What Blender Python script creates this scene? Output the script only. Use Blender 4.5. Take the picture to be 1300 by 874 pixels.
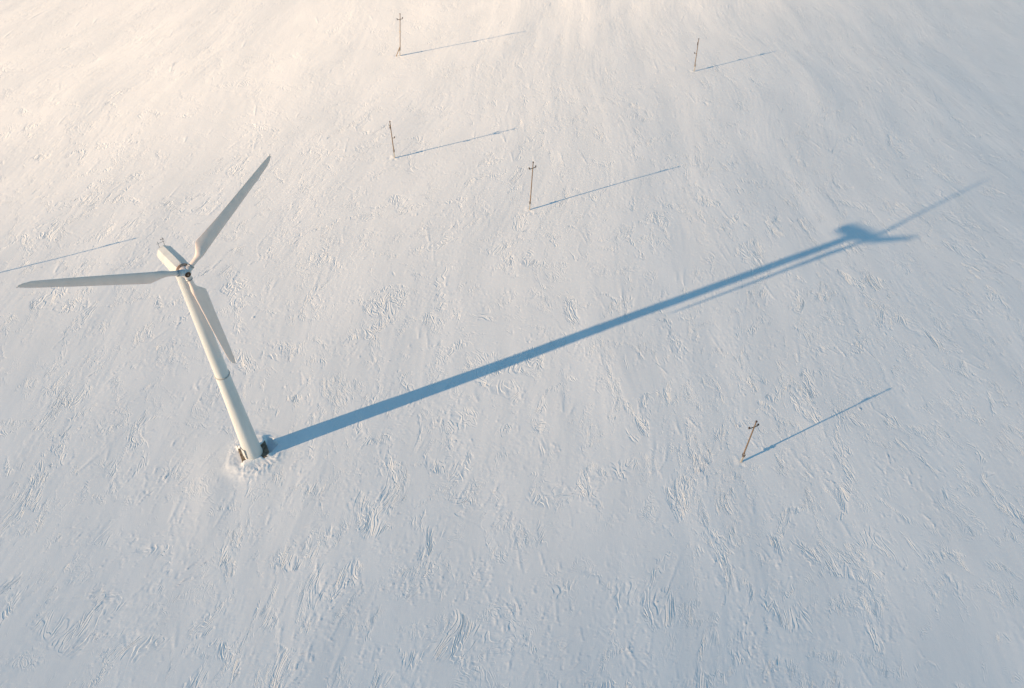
import bpy, math, random
import numpy as np
from mathutils import Matrix, Vector

for o in list(bpy.data.objects):
    bpy.data.objects.remove(o, do_unlink=True)
SC = bpy.context.scene
COL = SC.collection
rad = math.radians

# ------------------------------------------------------------------ camera
cam_d = bpy.data.cameras.new('camera')
cam = bpy.data.objects.new('camera', cam_d)
COL.objects.link(cam)
cam_d.sensor_width = 36.0
cam_d.sensor_fit = 'HORIZONTAL'
cam_d.lens = 915.4 / 1300 * 36
cam_d.shift_y = -45 / 1300
cam_d.clip_start = 1.0
cam_d.clip_end = 20000
PITCH, ROLL = 0.77946, -0.03566
r_ = Vector((1, 0, 0)); f_ = Vector((0, math.cos(PITCH), -math.sin(PITCH))); d_ = Vector((0, -math.sin(PITCH), -math.cos(PITCH)))
r2 = math.cos(ROLL) * r_ + math.sin(ROLL) * d_
d2 = -math.sin(ROLL) * r_ + math.cos(ROLL) * d_
m = Matrix((r2, -d2, -f_)).transposed().to_4x4()
m.translation = Vector((0, 0, 100))
cam.matrix_world = m
SC.camera = cam

# ------------------------------------------------------------------ light
SHADOW_AZ, SUN_EL = rad(61.81), rad(16.93)
w = bpy.data.worlds.new('World'); SC.world = w; w.use_nodes = True
nt = w.node_tree; nt.nodes.clear()
sky = nt.nodes.new('ShaderNodeTexSky'); sky.sky_type = 'NISHITA'; sky.sun_disc = False
sky.sun_elevation = SUN_EL; sky.sun_rotation = SHADOW_AZ + math.pi
sky.altitude = 200; sky.air_density = 1.5; sky.dust_density = 0.0; sky.ozone_density = 4.5
bg = nt.nodes.new('ShaderNodeBackground'); bg.inputs['Strength'].default_value = 0.061
wo = nt.nodes.new('ShaderNodeOutputWorld')
nt.links.new(sky.outputs[0], bg.inputs[0]); nt.links.new(bg.outputs[0], wo.inputs[0])

sd = bpy.data.lights.new('sun', 'SUN'); sun = bpy.data.objects.new('sun', sd); COL.objects.link(sun)
sd.energy = 5.0; sd.angle = rad(0.53); sd.color = (1.0, 0.622, 0.41)
LDIR = Vector((math.sin(SHADOW_AZ) * math.cos(SUN_EL), math.cos(SHADOW_AZ) * math.cos(SUN_EL), -math.sin(SUN_EL)))
sun.rotation_euler = LDIR.to_track_quat('-Z', 'Y').to_euler()
sun.location = (-100, -60, 120)

SC.view_settings.view_transform = 'Standard'; SC.view_settings.look = 'None'
SC.view_settings.gamma = 1; SC.view_settings.use_curve_mapping = False
SC.view_settings.exposure = 1.43; SC.view_settings.use_white_balance = True; SC.view_settings.white_balance_temperature = 6300; SC.view_settings.white_balance_tint = -10

# ------------------------------------------------------------------ materials
def material(name, color, rough=0.6, metal=0.0, var=0.0, vscale=3.0, bump=0.0, bscale=20.0, stretch=(1, 1, 1), color2=None, thresh=None, spec=0.4):
    ma = bpy.data.materials.new(name); ma.use_nodes = True
    t = ma.node_tree; b = t.nodes['Principled BSDF']
    b.inputs['Roughness'].default_value = rough; b.inputs['Metallic'].default_value = metal
    b.inputs['Specular IOR Level'].default_value = spec
    b.inputs['Base Color'].default_value = (*color, 1)
    tc = t.nodes.new('ShaderNodeTexCoord'); mp = t.nodes.new('ShaderNodeMapping'); mp.inputs['Scale'].default_value = stretch
    t.links.new(tc.outputs['Object'], mp.inputs[0])
    if var or color2:
        n = t.nodes.new('ShaderNodeTexNoise'); n.inputs['Scale'].default_value = vscale; n.inputs['Detail'].default_value = 6
        t.links.new(mp.outputs[0], n.inputs['Vector'])
        cr = t.nodes.new('ShaderNodeValToRGB')
        lo, hi = thresh or (0.3, 0.7)
        cr.color_ramp.elements[0].position = lo; cr.color_ramp.elements[1].position = hi
        c2 = color2 or tuple(c * (1 - var) for c in color)
        cr.color_ramp.elements[0].color = (*c2, 1); cr.color_ramp.elements[1].color = (*color, 1)
        t.links.new(n.outputs['Fac'], cr.inputs[0]); t.links.new(cr.outputs[0], b.inputs['Base Color'])
    if bump:
        n2 = t.nodes.new('ShaderNodeTexNoise'); n2.inputs['Scale'].default_value = bscale; n2.inputs['Detail'].default_value = 5
        t.links.new(mp.outputs[0], n2.inputs['Vector'])
        bp = t.nodes.new('ShaderNodeBump'); bp.inputs['Strength'].default_value = 0.6; bp.inputs['Distance'].default_value = bump
        t.links.new(n2.outputs['Fac'], bp.inputs['Height']); t.links.new(bp.outputs[0], b.inputs['Normal'])
    return ma

M = {}
M['paint'] = material('white_turbine_paint', (0.63, 0.65, 0.65), 0.42, var=0.10, vscale=0.9, stretch=(1, 1, 0.12), thresh=(0.35, 0.6))
M['blade'] = material('blade_gelcoat', (0.90, 0.74, 0.66), 0.42, var=0.08, vscale=1.2, stretch=(1, 1, 0.3))  # base colour warmed to carry light bounced off the snow
M['dark'] = material('dark_rubber', (0.05, 0.05, 0.05), 0.7)  # plain near-black finish of the anemometer
M['rust'] = material('rusty_primer_steel', (0.30, 0.16, 0.09), 0.7, color2=(0.45, 0.38, 0.32), vscale=2.5)
M['brown'] = material('bare_hub_bore', (0.09, 0.04, 0.02), 0.7)
M['hub'] = material('hub_grey_paint', (0.78, 0.72, 0.69), 0.5, var=0.25, vscale=3)
M['steel'] = material('galvanised_steel', (0.40, 0.41, 0.42), 0.45, metal=0.7, var=0.2)
M['seam'] = material('painted_flange', (0.45, 0.45, 0.43), 0.5, var=0.2)
M['concrete'] = material('weathered_concrete', (0.08, 0.062, 0.045), 0.9, color2=(0.21, 0.17, 0.125), vscale=2.2, thresh=(0.42, 0.62), bump=0.03, bscale=6)
M['stub'] = material('concrete_stub', (0.42, 0.40, 0.37), 0.9, var=0.25, vscale=4, bump=0.01)
M['wood'] = material('weathered_pole_wood', (0.22, 0.155, 0.10), 0.85, color2=(0.13, 0.095, 0.065), vscale=3, stretch=(6, 6, 0.4), bump=0.01, bscale=10)
M['insul'] = material('brown_glazed_porcelain', (0.045, 0.025, 0.02), 0.3)

# ------------------------------------------------------------------ mesh helpers
class MB:
    def __init__(s): s.v = []; s.f = []; s.sm = []
    def add(s, vs, fs, smooth=False, mtx=None):
        n = len(s.v)
        for p in vs:
            p = Vector(p)
            s.v.append(tuple(mtx @ p) if mtx else tuple(p))
        for f in fs: s.f.append([i + n for i in f]); s.sm.append(smooth)
    def lathe(s, prof, seg=32, mtx=None, cap=True, smooth=True):
        vs = []; fs = []
        for r, z in prof:
            for k in range(seg):
                a = 2 * math.pi * k / seg; vs.append((r * math.cos(a), r * math.sin(a), z))
        for i in range(len(prof) - 1):
            for k in range(seg):
                k2 = (k + 1) % seg
                fs.append([i * seg + k, i * seg + k2, (i + 1) * seg + k2, (i + 1) * seg + k])
        s.add(vs, fs, smooth, mtx)
        if cap:
            s.add(vs[:seg], [list(range(seg))[::-1]], False, mtx)
            s.add(vs[-seg:], [list(range(seg))], False, mtx)
    def bar(s, a, b, ra, rb=None, seg=12):
        a, b = Vector(a), Vector(b); d = b - a
        mt = Matrix.Translation(a) @ d.to_track_quat('Z', 'Y').to_matrix().to_4x4()
        s.lathe([(ra, 0), (rb if rb is not None else ra, d.length)], seg, mt)
    def box(s, c, d, mtx=None, bev=0.0):
        x, y, z = d[0] / 2, d[1] / 2, d[2] / 2
        b = bev
        if b <= 0:
            vs = [(c[0] + i * x, c[1] + j * y, c[2] + k * z) for i in (-1, 1) for j in (-1, 1) for k in (-1, 1)]
            fs = [[0, 1, 3, 2], [4, 6, 7, 5], [0, 4, 5, 1], [2, 3, 7, 6], [0, 2, 6, 4], [1, 5, 7, 3]]
            s.add(vs, fs, False, mtx); return
        ring = [(-x + b, -y), (x - b, -y), (x, -y + b), (x, y - b), (x - b, y), (-x + b, y), (-x, y - b), (-x, -y + b)]
        s.loft([[(c[0] + px * q, c[1] + py * q, c[2] + zz) for px, py in ring] for zz, q in ((-z, 1), (z - b, 1), (z, 1 - b / max(x, y)))], mtx, smooth=False)
    def loft(s, rings, mtx=None, smooth=True, cap=True):
        n = len(rings[0]); vs = [p for r in rings for p in r]; fs = []
        for i in range(len(rings) - 1):
            for k in range(n):
                k2 = (k + 1) % n
                fs.append([i * n + k, i * n + k2, (i + 1) * n + k2, (i + 1) * n + k])
        s.add(vs, fs, smooth, mtx)
        if cap:
            s.add(rings[0], [list(range(n))[::-1]], False, mtx); s.add(rings[-1], [list(range(n))], False, mtx)
    def build(s, name, ma, parent=None, loc=None):
        me = bpy.data.meshes.new(name); me.from_pydata(s.v, [], s.f); me.validate()
        me.polygons.foreach_set('use_smooth', s.sm) if len(me.polygons) == len(s.sm) else None
        me.materials.append(ma); me.update()
        o = bpy.data.objects.new(name, me); COL.objects.link(o)
        if parent is not None: o.parent = parent
        if loc is not None: o.location = loc
        return o

def thing(name, label, cat, loc=(0, 0, 0), rotz=0, group=None):
    o = bpy.data.objects.new(name, None); COL.objects.link(o)
    o.empty_display_size = 1; o.location = loc; o.rotation_euler = (0, 0, rotz)
    o['label'] = label; o['category'] = cat
    if group: o['group'] = group
    return o

# ------------------------------------------------------------------ layout (metres; camera stands 100 m above the origin)
TB = Vector((-41.0, 65.55, 0.0))                # foot of the turbine tower
HUB = Vector((-39.385, 63.793, 41.06))
# utility poles: x, y, height, lean towards (dx, dy at the top), crossarm angle, crossarm height from top, strut
POLES = [
    dict(x=-36.65, y=208.7, h=12.4, lean=(1.0, 0.1), arm=30, kind='strut',
         label='utility pole with a short diagonal strut at its foot, farthest from the turbine'),
    dict(x=-30.5, y=153.2, h=9.9, lean=(-0.2, -0.3), arm=100, kind='bracket',
         label='utility pole with one side bracket halfway up, between the strutted pole and the turbine'),
    dict(x=3.25, y=133.9, h=12.4, lean=(0.22, 0.0), arm=31, kind='arm',
         label='utility pole with a crossarm near its top, upright beyond the long turbine shadow'),
    dict(x=52.0, y=205.2, h=9.7, lean=(-0.6, 0.0), arm=78, kind='bracket',
         label='distant bare-looking utility pole at the far right with its crossarm seen end on'),
    dict(x=38.42, y=67.5, h=10.3, lean=(-0.15, 0.25), arm=24, kind='arm',
         label='nearest utility pole, leaning right, on the near side of the turbine shadow'),
    dict(x=-111.4, y=102.2, h=10.3, lean=(0, 0), arm=28, kind='arm',
         label='utility pole beyond the left edge whose thin shadow lies behind the turbine'),
]

# ------------------------------------------------------------------ snow field
rng = np.random.default_rng(11)
def perlin(x, y, seed):
    g = np.random.default_rng(seed)
    N = 256
    ang = g.random((N, N), dtype=np.float32) * (2 * np.pi)
    gx, gy = np.cos(ang), np.sin(ang)
    xi = np.floor(x).astype(np.int64); yi = np.floor(y).astype(np.int64)
    xf = (x - xi).astype(np.float32); yf = (y - yi).astype(np.float32)
    u = xf * xf * xf * (xf * (xf * 6 - 15) + 10); v = yf * yf * yf * (yf * (yf * 6 - 15) + 10)
    def c(ix, iy, dx, dy):
        a = (xi + ix) % N; b = (yi + iy) % N
        return gx[a, b] * dx + gy[a, b] * dy
    n00 = c(0, 0, xf, yf); n10 = c(1, 0, xf - 1, yf); n01 = c(0, 1, xf, yf - 1); n11 = c(1, 1, xf - 1, yf - 1)
    return ((n00 * (1 - u) + n10 * u) * (1 - v) + (n01 * (1 - u) + n11 * u) * v) * 1.5
def sstep(a, b, x):
    t = np.clip((x - a) / (b - a), 0, 1); return t * t * (3 - 2 * t)

def axis(lo, hi, fn):
    out = [lo]
    while out[-1] < hi: out.append(out[-1] + fn(out[-1]))
    return out
def with_skirt(core, far):
    a, b = core[0], core[-1]; left = []; right = []
    s = 1.0
    while a > -far: a -= s; left.append(a); s *= 1.35
    s = 1.0
    while b < far: b += s; right.append(b); s *= 1.35
    return np.array(left[::-1] + core + right)
xs = with_skirt(axis(-192, 192, lambda x: 0.19), 6000)
ys = with_skirt(axis(26, 285, lambda y: 0.095 + 0.00075 * (y - 26)), 6000)
NX, NY = len(xs), len(ys)
X, Y = np.meshgrid(xs, ys)                       # rows: y
X = X.astype(np.float64); Y = Y.astype(np.float64)
inside = sstep(400, 250, np.maximum(np.abs(X), np.abs(Y - 150)))

def wind_slope(x, y):                            # dx/dy of the wind streaks
    return 0.12 - 0.50 * sstep(-10, 120, x) + 0.10 * np.sin(y / 37.0 + x / 53.0)
warp = perlin(X / 55, Y / 70, 1) * 12 + perlin(X / 17, Y / 24, 2) * 1.6
cross = X - 0.12 * Y + 0.46 * np.where(X > 0, 1, 1) * sstep(-10, 140, X) * Y * 0.55 + warp
warp2 = perlin(X / 7, Y / 9, 61) * 1.2
H = np.zeros_like(X)
# broad drifts, long in the wind
H += 0.20 * perlin(cross / 22, Y / 60, 3)
H += 0.045 * perlin(cross / 8.0, Y / 26, 4)
H += 0.014 * perlin(cross / 3.2, Y / 13, 5)
soft = sstep(-0.1, 0.4, perlin(cross / 15, Y / 30, 21))
H += 0.011 * (0.4 + soft) * perlin(cross / 1.1, Y / 5.5, 6)
# crusted patches: sharper ribs
mask = sstep(0.12, 0.55, perlin(cross / 6.0, Y / 9.0, 7) + 0.35 * perlin(X / 2.4, Y / 3.6, 8))
rib = 1 - np.abs(perlin(cross / 0.95 + 0.6 * perlin(X / 2, Y / 2, 9), Y / 3.2, 10)) * 2.0
H += 0.016 * mask * np.clip(rib, 0, 1) ** 2
H += 0.010 * (0.35 + mask) * perlin(X / 0.55, Y / 0.8, 12)
H *= inside

# wind-cut sastrugi, stamped one by one
def stamp(cx, cy, ang, L, W, A):
    R_ = L * 0.75 + W
    i0, i1 = np.searchsorted(xs, (cx - R_, cx + R_)); j0, j1 = np.searchsorted(ys, (cy - R_, cy + R_))
    if i1 - i0 < 2 or j1 - j0 < 2: return
    dx = X[j0:j1, i0:i1] - cx; dy = Y[j0:j1, i0:i1] - cy
    ca, sa = math.cos(ang), math.sin(ang)
    al = dx * sa + dy * ca                        # along the wind (away from the camera positive)
    ac = dx * ca - dy * sa
    ac = ac + 0.12 * al * al / max(L, 1) * bend
    u = (al + L * 0.35) / L                       # 0 at the near blunt end .. 1 at the tail
    along = np.clip(u / 0.10, 0, 1) * np.clip(1 - u, 0, 1) ** 0.8 * (u > 0)
    wid = W * (0.22 + 0.9 * np.clip(u, 0, 1))
    c = ac / wid
    prof = np.where(c < 0, np.clip(1 + c * 1.1, 0, 1), np.clip(1 - c * 2.8, 0, 1))
    prof = prof * prof * (3 - 2 * prof)
    H[j0:j1, i0:i1] += A * along * prof
def visible_xy():
    # even in the picture rather than on the ground, so that far parts do not crowd
    while True:
        y = 30 + 245 * rng.random() ** 1.15
        x = rng.uniform(-1, 1) * (32 + 0.62 * y)
        return x, y
bend = 0
for _ in range(1300):
    cx, cy = visible_xy()
    base_a = math.atan(float(wind_slope(cx, cy))) + rng.normal(0, 0.22)
    n = int(rng.integers(4, 18)); sc = rng.uniform(0.55, 1.25)
    for k in range(n):
        ox, oy = rng.normal(0, 1.15 * sc), rng.normal(0, 1.5 * sc)
        bend = rng.normal(0, 0.9)
        L = sc * (0.6 + 2.1 * rng.random() ** 1.8); W = sc * rng.uniform(0.16, 0.42)
        A = rng.uniform(0.03, 0.10) * sc * (1 if rng.random() < 0.65 else -0.8) * float(1.05 - 0.45 * sstep(90, 230, cy))
        stamp(cx + ox, cy + oy, base_a + rng.normal(0, 0.30), L, W, A)
for _ in range(9000):
    cx, cy = visible_xy()
    bend = rng.normal(0, 0.6)
    stamp(cx, cy, math.atan(float(wind_slope(cx, cy))) + rng.normal(0, 0.3), rng.uniform(0.7, 2.6), rng.uniform(0.16, 0.36), rng.uniform(0.015, 0.05))
for _ in range(260):                              # long low cornices
    cx, cy = visible_xy(); bend = rng.normal(0, 0.5)
    stamp(cx, cy, math.atan(float(wind_slope(cx, cy))) + rng.normal(0, 0.25), rng.uniform(3.5, 8), rng.uniform(0.6, 1.5), rng.uniform(0.03, 0.07))

# scour and drifts at the turbine's foot
ROT = rad(30)
dX, dY = X - TB.x, Y - TB.y
Rt = np.hypot(dX, dY); At = np.arctan2(dY, dX)
near = sstep(6.5, 3.2, Rt)
rough = perlin(X / 0.8, Y / 0.8, 31) * 0.5 + perlin(X / 0.4, Y / 0.4, 32) * 0.3
ringh = np.exp(-((Rt - 3.7 - 0.35 * np.sin(At * 3 + 1)) / 0.8) ** 2)
arcs = 1 - np.abs(perlin(At * 1.3 + 20, Rt / 0.45, 34)) * 2
lee = sstep(-2.6, -1.6, At) * sstep(0.6, -0.2, At)
spokes = (1 - np.abs(perlin(At * 5.0 + 20 + rough * 0.5, Rt / 1.6, 33)) * 2) * lee + arcs * (1 - lee) * 0.6
H = H * (1 - 0.7 * near)
H += ringh * (0.08 + 0.04 * rough + 0.07 * np.clip(spokes, 0, 1)) + near * (0.04 * rough + 0.07 * np.clip(spokes, 0, 1) ** 2)
H += 0.16 * np.exp(-((dX + 5.0 + 0.25 * (dY + 6)) / 2.6) ** 2 - ((dY + 7.0) / 7.5) ** 2)      # tail drift towards the viewer
H += 0.22 * np.exp(-((dX + 1.2) / 2.2) ** 2 - ((dY + 2.6) / 1.0) ** 2)
# snow lying on the slab, swept off at two corners
SC_ = Vector((-41.1, 66.0))
sx = (X - SC_.x) * math.cos(ROT) + (Y - SC_.y) * math.sin(ROT); sy = -(X - SC_.x) * math.sin(ROT) + (Y - SC_.y) * math.cos(ROT)
onslab = sstep(2.5, 1.9, np.maximum(np.abs(sx), np.abs(sy)))
H = H * (1 - onslab) + onslab * (0.46 + 0.07 * rough)
def hole(cx, cy, rx, ry, a, depth):
    global H
    ux = (X - cx) * math.cos(a) + (Y - cy) * math.sin(a); uy = -(X - cx) * math.sin(a) + (Y - cy) * math.cos(a)
    k = sstep(1.25, 0.85, np.maximum(np.abs(ux) / rx, np.abs(uy) / ry) + 0.25 * rough)
    H = H * (1 - k) + k * depth
hole(-42.85, 64.95, 1.10, 0.72, rad(-33), 0.05)
hole(-39.25, 66.70, 0.95, 1.5, rad(-28), -0.55)
# collars round the poles
for P in POLES:
    ex, ey = X - P['x'], Y - P['y']; rr = np.hypot(ex, ey)
    H += sstep(3.0, 1.0, rr) * (0.035 * rough)
    H += 0.03 * np.exp(-((ex + 0.45 + 0.2 * ey) / 0.32) ** 2 - ((ey - 0.1) / 0.9) ** 2) * (1 + rough) + 0.01 * np.exp(-((ex - 0.5) / 0.25) ** 2 - ((ey + 0.5) / 0.5) ** 2)
    H -= 0.04 * np.exp(-((ex + 1.35) / 0.35) ** 2 - ((ey + 0.3) / 0.8) ** 2)
    H -= 0.07 * np.exp(-((ex - 0.1) / 0.4) ** 2 - ((ey + 0.9) / 0.35) ** 2)

def ground_z(x, y):
    i = int(np.clip(np.searchsorted(xs, x), 1, NX - 1)); j = int(np.clip(np.searchsorted(ys, y), 1, NY - 1))
    return float(H[j, i])

def grid_mesh(name, ma):
    me = bpy.data.meshes.new(name)
    co = np.stack([X, Y, H], -1).astype(np.float32).reshape(-1)
    me.vertices.add(NX * NY); me.vertices.foreach_set('co', co)
    j, i = np.meshgrid(np.arange(NY - 1), np.arange(NX - 1), indexing='ij')
    a = (j * NX + i).astype(np.int32)
    q = np.stack([a, a + 1, a + NX + 1, a + NX], -1).reshape(-1)
    nf = (NX - 1) * (NY - 1)
    me.loops.add(nf * 4); me.loops.foreach_set('vertex_index', q)
    me.polygons.add(nf); me.polygons.foreach_set('loop_start', np.arange(0, nf * 4, 4, dtype=np.int32))
    me.polygons.foreach_set('use_smooth', np.ones(nf, dtype=bool))
    at_ = me.attributes.new('wind', 'FLOAT_VECTOR', 'POINT')
    at_.data.foreach_set('vector', np.stack([cross + warp2, Y, 1.0 - 0.45 * sstep(90, 240, Y)], -1).astype(np.float32).reshape(-1))
    me.materials.append(ma); me.update(calc_edges=True)
    o = bpy.data.objects.new(name, me); COL.objects.link(o)
    return o

ms = bpy.data.materials.new('wind_packed_snow'); ms.use_nodes = True
t = ms.node_tree; b = t.nodes['Principled BSDF']
b.inputs['Roughness'].default_value = 0.62; b.inputs['Specular IOR Level'].default_value = 0.25
geo = t.nodes.new('ShaderNodeTexCoord')
mp = t.nodes.new('ShaderNodeMapping'); mp.inputs['Scale'].default_value = (1.0, 0.3, 1.0); mp.inputs['Rotation'].default_value = (0, 0, rad(4))
t.links.new(geo.outputs['Object'], mp.inputs[0])
n1 = t.nodes.new('ShaderNodeTexNoise'); n1.inputs['Scale'].default_value = 0.12; n1.inputs['Detail'].default_value = 5; n1.inputs['Distortion'].default_value = 0.6
t.links.new(mp.outputs[0], n1.inputs['Vector'])
cr = t.nodes.new('ShaderNodeValToRGB'); cr.color_ramp.elements[0].position = 0.35; cr.color_ramp.elements[1].position = 0.65
cr.color_ramp.elements[0].color = (0.78, 0.80, 0.82, 1); cr.color_ramp.elements[1].color = (0.85, 0.86, 0.87, 1)
t.links.new(n1.outputs['Fac'], cr.inputs[0]); t.links.new(cr.outputs[0], b.inputs['Base Color'])
n2 = t.nodes.new('ShaderNodeTexNoise'); n2.inputs['Scale'].default_value = 2.6; n2.inputs['Detail'].default_value = 6; n2.inputs['Roughness'].default_value = 0.6
t.links.new(mp.outputs[0], n2.inputs['Vector'])
bp = t.nodes.new('ShaderNodeBump'); bp.inputs['Strength'].default_value = 0.5; bp.inputs['Distance'].default_value = 0.02
t.links.new(n2.outputs['Fac'], bp.inputs['Height'])
# thin broken edges of the wind-cut crust, in scattered patches
def mnode(op, a, b_=None, c_=None):
    n = t.nodes.new('ShaderNodeMath'); n.operation = op
    for k, q in enumerate((a, b_, c_)):
        if q is None: continue
        if isinstance(q, (int, float)): n.inputs[k].default_value = q
        else: t.links.new(q, n.inputs[k])
    return n.outputs[0]
def smooth(a, lo, hi):
    n = t.nodes.new('ShaderNodeMapRange'); n.interpolation_type = 'SMOOTHSTEP'
    n.inputs['From Min'].default_value = lo; n.inputs['From Max'].default_value = hi
    t.links.new(a, n.inputs['Value']); return n.outputs['Result']
wa = t.nodes.new('ShaderNodeAttribute'); wa.attribute_name = 'wind'
def wnoise(scale, stretch, detail, rough, dist, off):
    mp_ = t.nodes.new('ShaderNodeMapping'); mp_.inputs['Scale'].default_value = (1, stretch, 0); mp_.inputs['Location'].default_value = (off, off * 1.7, off)
    t.links.new(wa.outputs['Vector'], mp_.inputs[0])
    n = t.nodes.new('ShaderNodeTexNoise'); n.inputs['Scale'].default_value = scale; n.inputs['Detail'].default_value = detail
    n.inputs['Roughness'].default_value = rough; n.inputs['Distortion'].default_value = dist
    t.links.new(mp_.outputs[0], n.inputs['Vector']); return n.outputs['Fac']
def crust(scale, levels, step, mscale, lo, hi, off):
    x_ = mnode('MULTIPLY', wnoise(scale, 0.36, 2.5, 0.5, 0.5, off), levels)
    fr = mnode('FRACT', x_)
    saw = mnode('SUBTRACT', smooth(fr, 0.72, 1.0), fr)
    mk = smooth(wnoise(mscale, 0.75, 3, 0.6, 0.8, off + 31), lo, hi)
    return mnode('MULTIPLY', mnode('MULTIPLY', saw, mk), step)
wz = t.nodes.new('ShaderNodeSeparateXYZ'); t.links.new(wa.outputs['Vector'], wz.inputs[0])
hsum = mnode('ADD', crust(0.42, 13, 0.080, 0.17, 0.54, 0.66, 3.0), crust(0.85, 12, 0.042, 0.24, 0.50, 0.66, 77.0))
hsum = mnode('MULTIPLY', hsum, wz.outputs['Z'])
bp2 = t.nodes.new('ShaderNodeBump'); bp2.inputs['Strength'].default_value = 1.0; bp2.inputs['Distance'].default_value = 1.0
t.links.new(hsum, bp2.inputs['Height']); t.links.new(bp.outputs[0], bp2.inputs['Normal'])
t.links.new(bp2.outputs[0], b.inputs['Normal'])
snow = grid_mesh('snow_ground', ms); snow['kind'] = 'structure'

# ------------------------------------------------------------------ haze
hz = MB(); hz.box((0, 0, 50.5), (13600, 13600, 107))
mh = bpy.data.materials.new('warm_winter_haze'); mh.use_nodes = True
t = mh.node_tree; t.nodes.clear()
out = t.nodes.new('ShaderNodeOutputMaterial'); pv = t.nodes.new('ShaderNodeVolumePrincipled')
pv.inputs['Color'].default_value = (0.98, 0.80, 0.68, 1)
pv.inputs['Density'].default_value = 0.0002
pv.inputs['Anisotropy'].default_value = 0.35
t.links.new(pv.outputs[0], out.inputs['Volume'])
haze = hz.build('haze', mh); haze['kind'] = 'stuff'

# ------------------------------------------------------------------ unseen volumes added towards the sun: they dim the right and near parts of the field
sv, cv = math.sin(SHADOW_AZ), math.cos(SHADOW_AZ)
SUN_DIMMERS = [(-1.835, 1.25, 2.319, 3.652, 0.927), (2.625, 0.059, 4.117, 2.41, 0.414), (3.712, 1.361, 4.021, 3.793, 0.865), (-1.008, 0.442, 2.026, 2.607, 0.22)]
for i, (ca_, cc_, a_, b_, tau) in enumerate(SUN_DIMMERS):
    mdim = bpy.data.materials.new('sun_dimmer_volume'); mdim.use_nodes = True
    t = mdim.node_tree; t.nodes.clear()
    out = t.nodes.new('ShaderNodeOutputMaterial'); pv = t.nodes.new('ShaderNodeVolumePrincipled')
    thick = 160.0
    pv.inputs['Color'].default_value = (1, 1, 1, 1); pv.inputs['Density'].default_value = tau / (2 * thick); pv.inputs['Anisotropy'].default_value = 0.6
    t.links.new(pv.outputs[0], out.inputs['Volume'])
    gnd = Vector((ca_ * 100 * sv + cc_ * 100 * cv, ca_ * 100 * cv - cc_ * 100 * sv, 0))
    L_ = LDIR.normalized(); across = Vector((cv, -sv, 0)); upp = across.cross(L_)
    Mx = Matrix((L_ * thick, across * b_ * 100, upp * a_ * 100 * math.sin(SUN_EL))).transposed().to_4x4()
    Mx.translation = gnd - L_ * (3600 + 350 * i)
    mb = MB(); rings = []
    for j in range(1, 24):
        th_ = math.pi * j / 24
        rings.append([Mx @ Vector((math.cos(th_), math.sin(th_) * math.cos(2 * math.pi * k / 48), math.sin(th_) * math.sin(2 * math.pi * k / 48))) for k in range(48)])
    mb.loft(rings); dimmer = mb.build('sun_dimmer', mdim); dimmer['kind'] = 'structure'

# ------------------------------------------------------------------ wind turbine
turb = thing('wind_turbine', 'white three-bladed wind turbine on a slim tapered tower, casting the long broad shadow', 'wind turbine', TB)
I = Matrix.Identity(4)
mb = MB()
mb.lathe([(1.44, 0.30), (1.42, 0.6), (1.33, 4), (1.14, 12), (1.00, 19.9)], 48)
tower = mb.build('tower', M['paint'], turb)
mb = MB(); mb.lathe([(0.97, 20.05), (0.93, 26), (0.88, 32), (0.82, 38.6), (0.80, 39.95)], 48)
mb.build('upper_tower', M['paint'], turb)
mb = MB(); mb.lathe([(1.02, 19.9), (1.075, 19.92), (1.075, 20.06), (0.99, 20.08)], 48)
mb.build('flange', M['seam'], tower)
mb = MB(); mb.lathe([(1.50, 0.0), (1.50, 0.42), (1.445, 0.44)], 48)
mb.build('base_ring', M['steel'], tower)
# door on the near left side of the tower
mb = MB(); da = rad(232)
dm = Matrix.Rotation(da, 4, 'Z')
mb.box((1.40, 0, 1.75), (0.12, 0.86, 2.1), dm, 0.03); dr = mb.build('door', M['paint'], turb)
mb = MB()
for yy, dz, hh, ww in ((-0.47, 0, 2.2, 0.08), (0.47, 0, 2.2, 0.08)): mb.box((1.405, yy, 1.75), (0.16, ww, hh), dm)
mb.box((1.405, 0, 2.90), (0.16, 1.02, 0.08), dm); mb.build('door_frame', M['steel'], dr)
mb = MB()
rm = Matrix.Translation((SC_.x - TB.x, SC_.y - TB.y, 0)) @ Matrix.Rotation(ROT, 4, 'Z')
mb.box((0, 0, -0.2), (4.3, 4.3, 1.1), rm, 0.06)
mb.build('foundation', M['concrete'], turb)

YAW, TILT, PHI = 2.3425, 0.0471, 0.5947 + math.pi
ax = Vector((math.cos(TILT) * math.sin(YAW), math.cos(TILT) * math.cos(YAW), math.sin(TILT)))
u = Vector((math.cos(YAW), -math.sin(YAW), 0)); v = ax.cross(u)
hubL = HUB - TB
NM = Matrix((u, v, ax)).transposed().to_4x4(); NM.translation = hubL; NU = Matrix((u, -v, ax)).transposed().to_4x4(); NU.translation = hubL      # local z = out of the rotor's front
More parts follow.
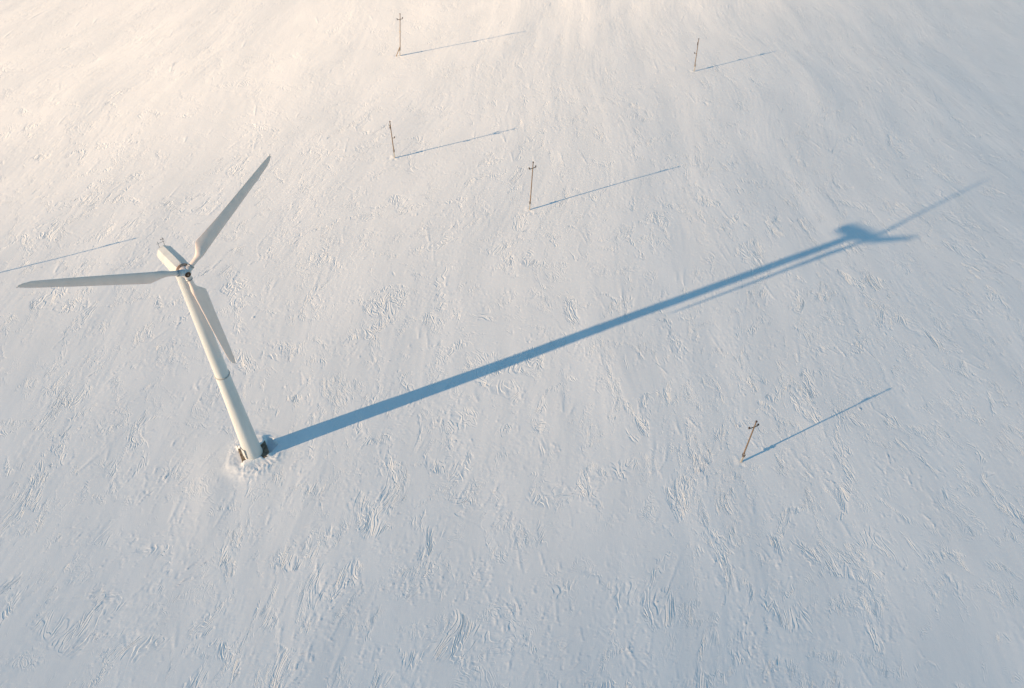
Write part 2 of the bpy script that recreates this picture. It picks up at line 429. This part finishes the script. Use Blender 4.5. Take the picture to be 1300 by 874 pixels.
# u = sunny side
def ring_n(z, wt, top, bot, k):
    return [(-wt, bot + 0.25, z), (-wt + 0.25, bot, z), (wt - 0.25, bot, z), (wt, bot + 0.25, z), (wt, top - 0.95 * k, z), (0.60 * wt, top - 0.28 * k, z), (-0.10, top, z), (-0.93 * wt, top - 0.62 * k, z), (-wt, top - 0.82 * k, z)]
mb = MB()
mb.loft([ring_n(-6.25, 0.74, 0.62, -0.45, 0.7), ring_n(-5.85, 0.98, 0.95, -0.75, 1), ring_n(-2.4, 1.04, 1.02, -0.95, 1),
         ring_n(-1.15, 0.98, 0.90, -0.85, 0.9), ring_n(-0.80, 0.84, 0.74, -0.72, 0.8)], NU, smooth=False)
nac = mb.build('nacelle', M['paint'], turb)
vup = Vector((0, 1, 0))
mb = MB()
mb.lathe([(0.84, 0), (0.88, 0.04), (0.88, 0.12), (0.60, 0.20)], 32, NU @ Matrix.Translation((0, 0, -0.82)))
mb.build('front_ring', M['rust'], nac)
mb = MB()
A_ = lambda x, y, z: NU @ Vector((x, y, z))
for xx in (-0.3, 0.35):
    mb.bar(A_(xx, 0.85, -5.7), A_(xx, 1.75, -5.75), 0.03, 0.025, 8)
mb.bar(A_(-0.5, 1.45, -5.73), A_(0.55, 1.45, -5.73), 0.025, None, 8)
mb.build('sensor_mast', M['steel'], nac)
mb = MB()
for k in range(3):
    a = k * 2 * math.pi / 3; c = A_(-0.3, 1.8, -5.75); p = c + (NU.to_3x3() @ Vector((math.cos(a), 0, math.sin(a)))) * 0.17
    mb.bar(c, p, 0.015, None, 6); mb.lathe([(0.01, -0.06), (0.06, 0.0), (0.07, 0.05)], 10, Matrix.Translation(p))
mb.build('anemometer', M['dark'], nac)
# hub casting with three stubs
mb = MB()
mb.lathe([(0.60, -0.62), (0.66, -0.50), (0.66, -0.1), (0.58, 0.24), (0.40, 0.46), (0.38, 0.52)], 36, NM)
hub = mb.build('hub', M['hub'], turb)
mb = MB(); mb.lathe([(0.36, 0.50), (0.36, 0.56), (0.27, 0.565), (0.25, 0.545)], 28, NM); mb.build('hub_hole_disc', M['brown'], hub)  # solid disc; the dark of the open hub hole is put into its colour
mb = MB(); mb.lathe([(0.10, 0.56), (0.10, 0.64), (0.05, 0.66)], 16, NM); mb.build('lifting_bolt', M['rust'], hub)
def naca(t):
    pts = []
    n = 14
    for k in range(2 * n):
        if k < n: xx = 1 - k / n; sgn = 1
        else: xx = (k - n) / n; sgn = -1
        xx = 0.5 - 0.5 * math.cos(math.pi * xx)
        y = 5 * t * (0.2969 * math.sqrt(xx) - 0.126 * xx - 0.3516 * xx ** 2 + 0.2843 * xx ** 3 - 0.1015 * xx ** 4)
        pts.append((xx, sgn * y + 0.03 * math.sin(math.pi * xx)))
    return pts
def blade_rings():
    #        r     chord  thick  le   twist  roundness
    spec = [(0.95, 0.62, 1.0, 0.50, 0, 1.0), (1.75, 0.62, 1.0, 0.50, 0, 1.0), (2.1, 0.66, 0.95, 0.48, 13, 0.85), (2.6, 0.88, 0.62, 0.40, 13, 0.5),
            (3.2, 1.25, 0.36, 0.30, 12, 0.15), (3.75, 1.54, 0.26, 0.25, 11, 0.0), (4.0, 1.57, 0.245, 0.245, 10.5, 0), (5.2, 1.47, 0.22, 0.25, 8, 0), (7.5, 1.28, 0.19, 0.27, 5, 0),
            (10, 1.15, 0.17, 0.29, 3, 0), (12.5, 0.99, 0.155, 0.30, 1.5, 0), (15, 0.82, 0.145, 0.31, 0.5, 0), (16.2, 0.70, 0.14, 0.30, 0, 0), (16.9, 0.46, 0.14, 0.10, 0, 0),
            (17.3, 0.22, 0.14, -0.5, 0, 0), (17.5, 0.05, 0.14, -4.0, 0, 0)]
    # finer by interpolation
    out = []
    for i in range(len(spec) - 1):
        n = 3
        for k in range(n):
            f = k / n; out.append(tuple(a * (1 - f) + b_ * f for a, b_ in zip(spec[i], spec[i + 1])))
    out.append(spec[-1])
    rings = []
    for r, c, th, le, tw, rd in out:
        pts = []; c = c * (1 + 0.13 * (1 - rd))
        for k, (xx, yy) in enumerate(naca(max(th, 0.12) if th < 0.6 else 0.6)):
            ang = math.pi * 2 * k / 28
            px, py = (xx - le) * c, yy * c
            qx, qy = 0.5 * c * math.cos(ang), 0.5 * c * math.sin(ang)
            x_ = px * (1 - rd) + qx * rd; y_ = py * (1 - rd) + qy * rd
            a = rad(tw + 2); x2 = x_ * math.cos(a) + y_ * math.sin(a); y2 = -x_ * math.sin(a) + y_ * math.cos(a)
            pts.append((x2, y2, r))
        rings.append(pts)
    return rings
BR = blade_rings()
for k in range(3):
    a = PHI + k * 2 * math.pi / 3
    er = (math.cos(a) * Vector((1, 0, 0)) + math.sin(a) * Vector((0, 1, 0)))      # in rotor frame
    er = (er * math.cos(0.0102) - Vector((0, 0, 1)) * math.sin(0.0102)).normalized()
    et = Vector((0, 0, 1)).cross(er).normalized()                                   # counter-clockwise from the front: trailing side
    en = er.cross(et)                                                               # -> front normal
    BM = NM @ Matrix((et, en, er)).transposed().to_4x4()
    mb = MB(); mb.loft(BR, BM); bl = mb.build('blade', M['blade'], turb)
    mb = MB(); mb.lathe([(0.40, 0.30), (0.40, 0.92), (0.36, 0.94)], 28, BM); mb.build('blade_socket', M['hub'], hub)
    mb = MB(); mb.lathe([(0.30, 0.93), (0.43, 0.95), (0.43, 1.07), (0.33, 1.10)], 28, BM); mb.build('pitch_bearing', M['steel'], bl)

# ------------------------------------------------------------------ utility poles
def make_pole(P):
    gz = ground_z(P['x'], P['y'])
    root = thing('utility_pole', P['label'], 'utility pole', (P['x'], P['y'], 0), 0, 'wooden utility poles standing in the snow')
    h = P['h']; lx, ly = P['lean']
    def at(z, off=(0, 0)): return Vector((lx * z / h + off[0], ly * z / h + off[1], z))
    mb = MB(); mb.bar(at(1.55), at(h), 0.125, 0.095, 14); mb.build('wooden_pole', M['wood'], root)
    a = rad(P['arm']); dx, dy = math.cos(a), math.sin(a)
    # concrete footing post strapped to the pole's foot
    mb = MB(); so = (-0.02, -0.16)
    mb.loft([[(so[0] + i * s_, so[1] + j * s_, z) for i, j in ((-1, -1), (1, -1), (1, 1), (-1, 1))] for z, s_ in ((-0.8, 0.13), (2.2, 0.105), (2.25, 0.09))], smooth=False)
    st = mb.build('concrete_footing', M['stub'], root)
    for z in (1.65, 2.0):
        mb = MB()
        mb.loft([[(c_[0], c_[1], zz) for c_ in ((-0.19 + so[0] / 2, so[1] - 0.17), (0.19 + so[0] / 2, so[1] - 0.17), (0.19 + so[0] / 2, 0.19), (-0.19 + so[0] / 2, 0.19))] for zz in (z, z + 0.10)], smooth=False)
        mb.build('wire_binding', M['insul'], st)
    def insulator(p, big=1.0):
        mb = MB(); mt = Matrix.Translation(p)
        mb.lathe([(0.03, 0), (0.03, 0.12), (0.13 * big, 0.14), (0.15 * big, 0.20), (0.10 * big, 0.24), (0.14 * big, 0.28), (0.13 * big, 0.34), (0.05, 0.42)], 14, mt)
        mb.build('insulator', M['insul'], root)
    insulator(at(h - 0.05), 1.15)
    za = h - 1.45
    hw = 0.45 if P['kind'] == 'bracket' else 0.84
    c = at(za)
    e1, e2 = c + Vector((dx, dy, 0)) * hw, c - Vector((dx, dy, 0)) * hw
    n_ = Vector((-dy, dx, 0)) * 0.15
    mb = MB()
    mt = Matrix.Translation(c + n_) @ Matrix.Rotation(a, 4, 'Z')
    mb.box((0, 0, 0), (2 * hw + 0.1, 0.11, 0.13), mt)
    ar = mb.build('crossarm', M['wood'], root)
    mb = MB()
    for e in (-0.5, 0.5): mb.bar(c + n_ + Vector((dx, dy, 0)) * e - Vector((0, 0, 0.06)), at(za - 0.6) + n_ * 0.9, 0.02, None, 6)
    mb.build('arm_brace', M['steel'], ar)
    insulator(e1 + n_ + Vector((0, 0, 0.05)), 1.1); insulator(e2 + n_ + Vector((0, 0, 0.05)), 1.1)
    if P['kind'] in ('bracket', 'strut'):
        z = h * (0.56 if P['kind'] == 'bracket' else 0.60)
        c = at(z); s_ = P.get('side', 1)
        mb = MB()
        if P['kind'] == 'bracket':
            mb.box((0.32 * s_, 0, 0), (0.64, 0.10, 0.10), Matrix.Translation(c + Vector((0.05 * s_, 0, 0))))
            mb.build('side_bracket', M['wood'], root); insulator(c + Vector((0.62 * s_, 0, 0.04)), 1.1)
        else:
            mb.box((0, 0, 0), (0.5, 0.34, 0.5), Matrix.Translation(c + Vector((0, -0.2, 0))), 0.05)
            mb.build('junction_box', M['stub'], root)
    if P['kind'] == 'strut':
        mb = MB(); mb.bar((-1.25, -0.5, -0.4), at(2.6, (-0.1, 0)), 0.12, 0.11, 12); mb.build('strut', M['wood'], root)
for P in POLES:
    if P['x'] == 52.0: P['side'] = -1
    make_pole(P)
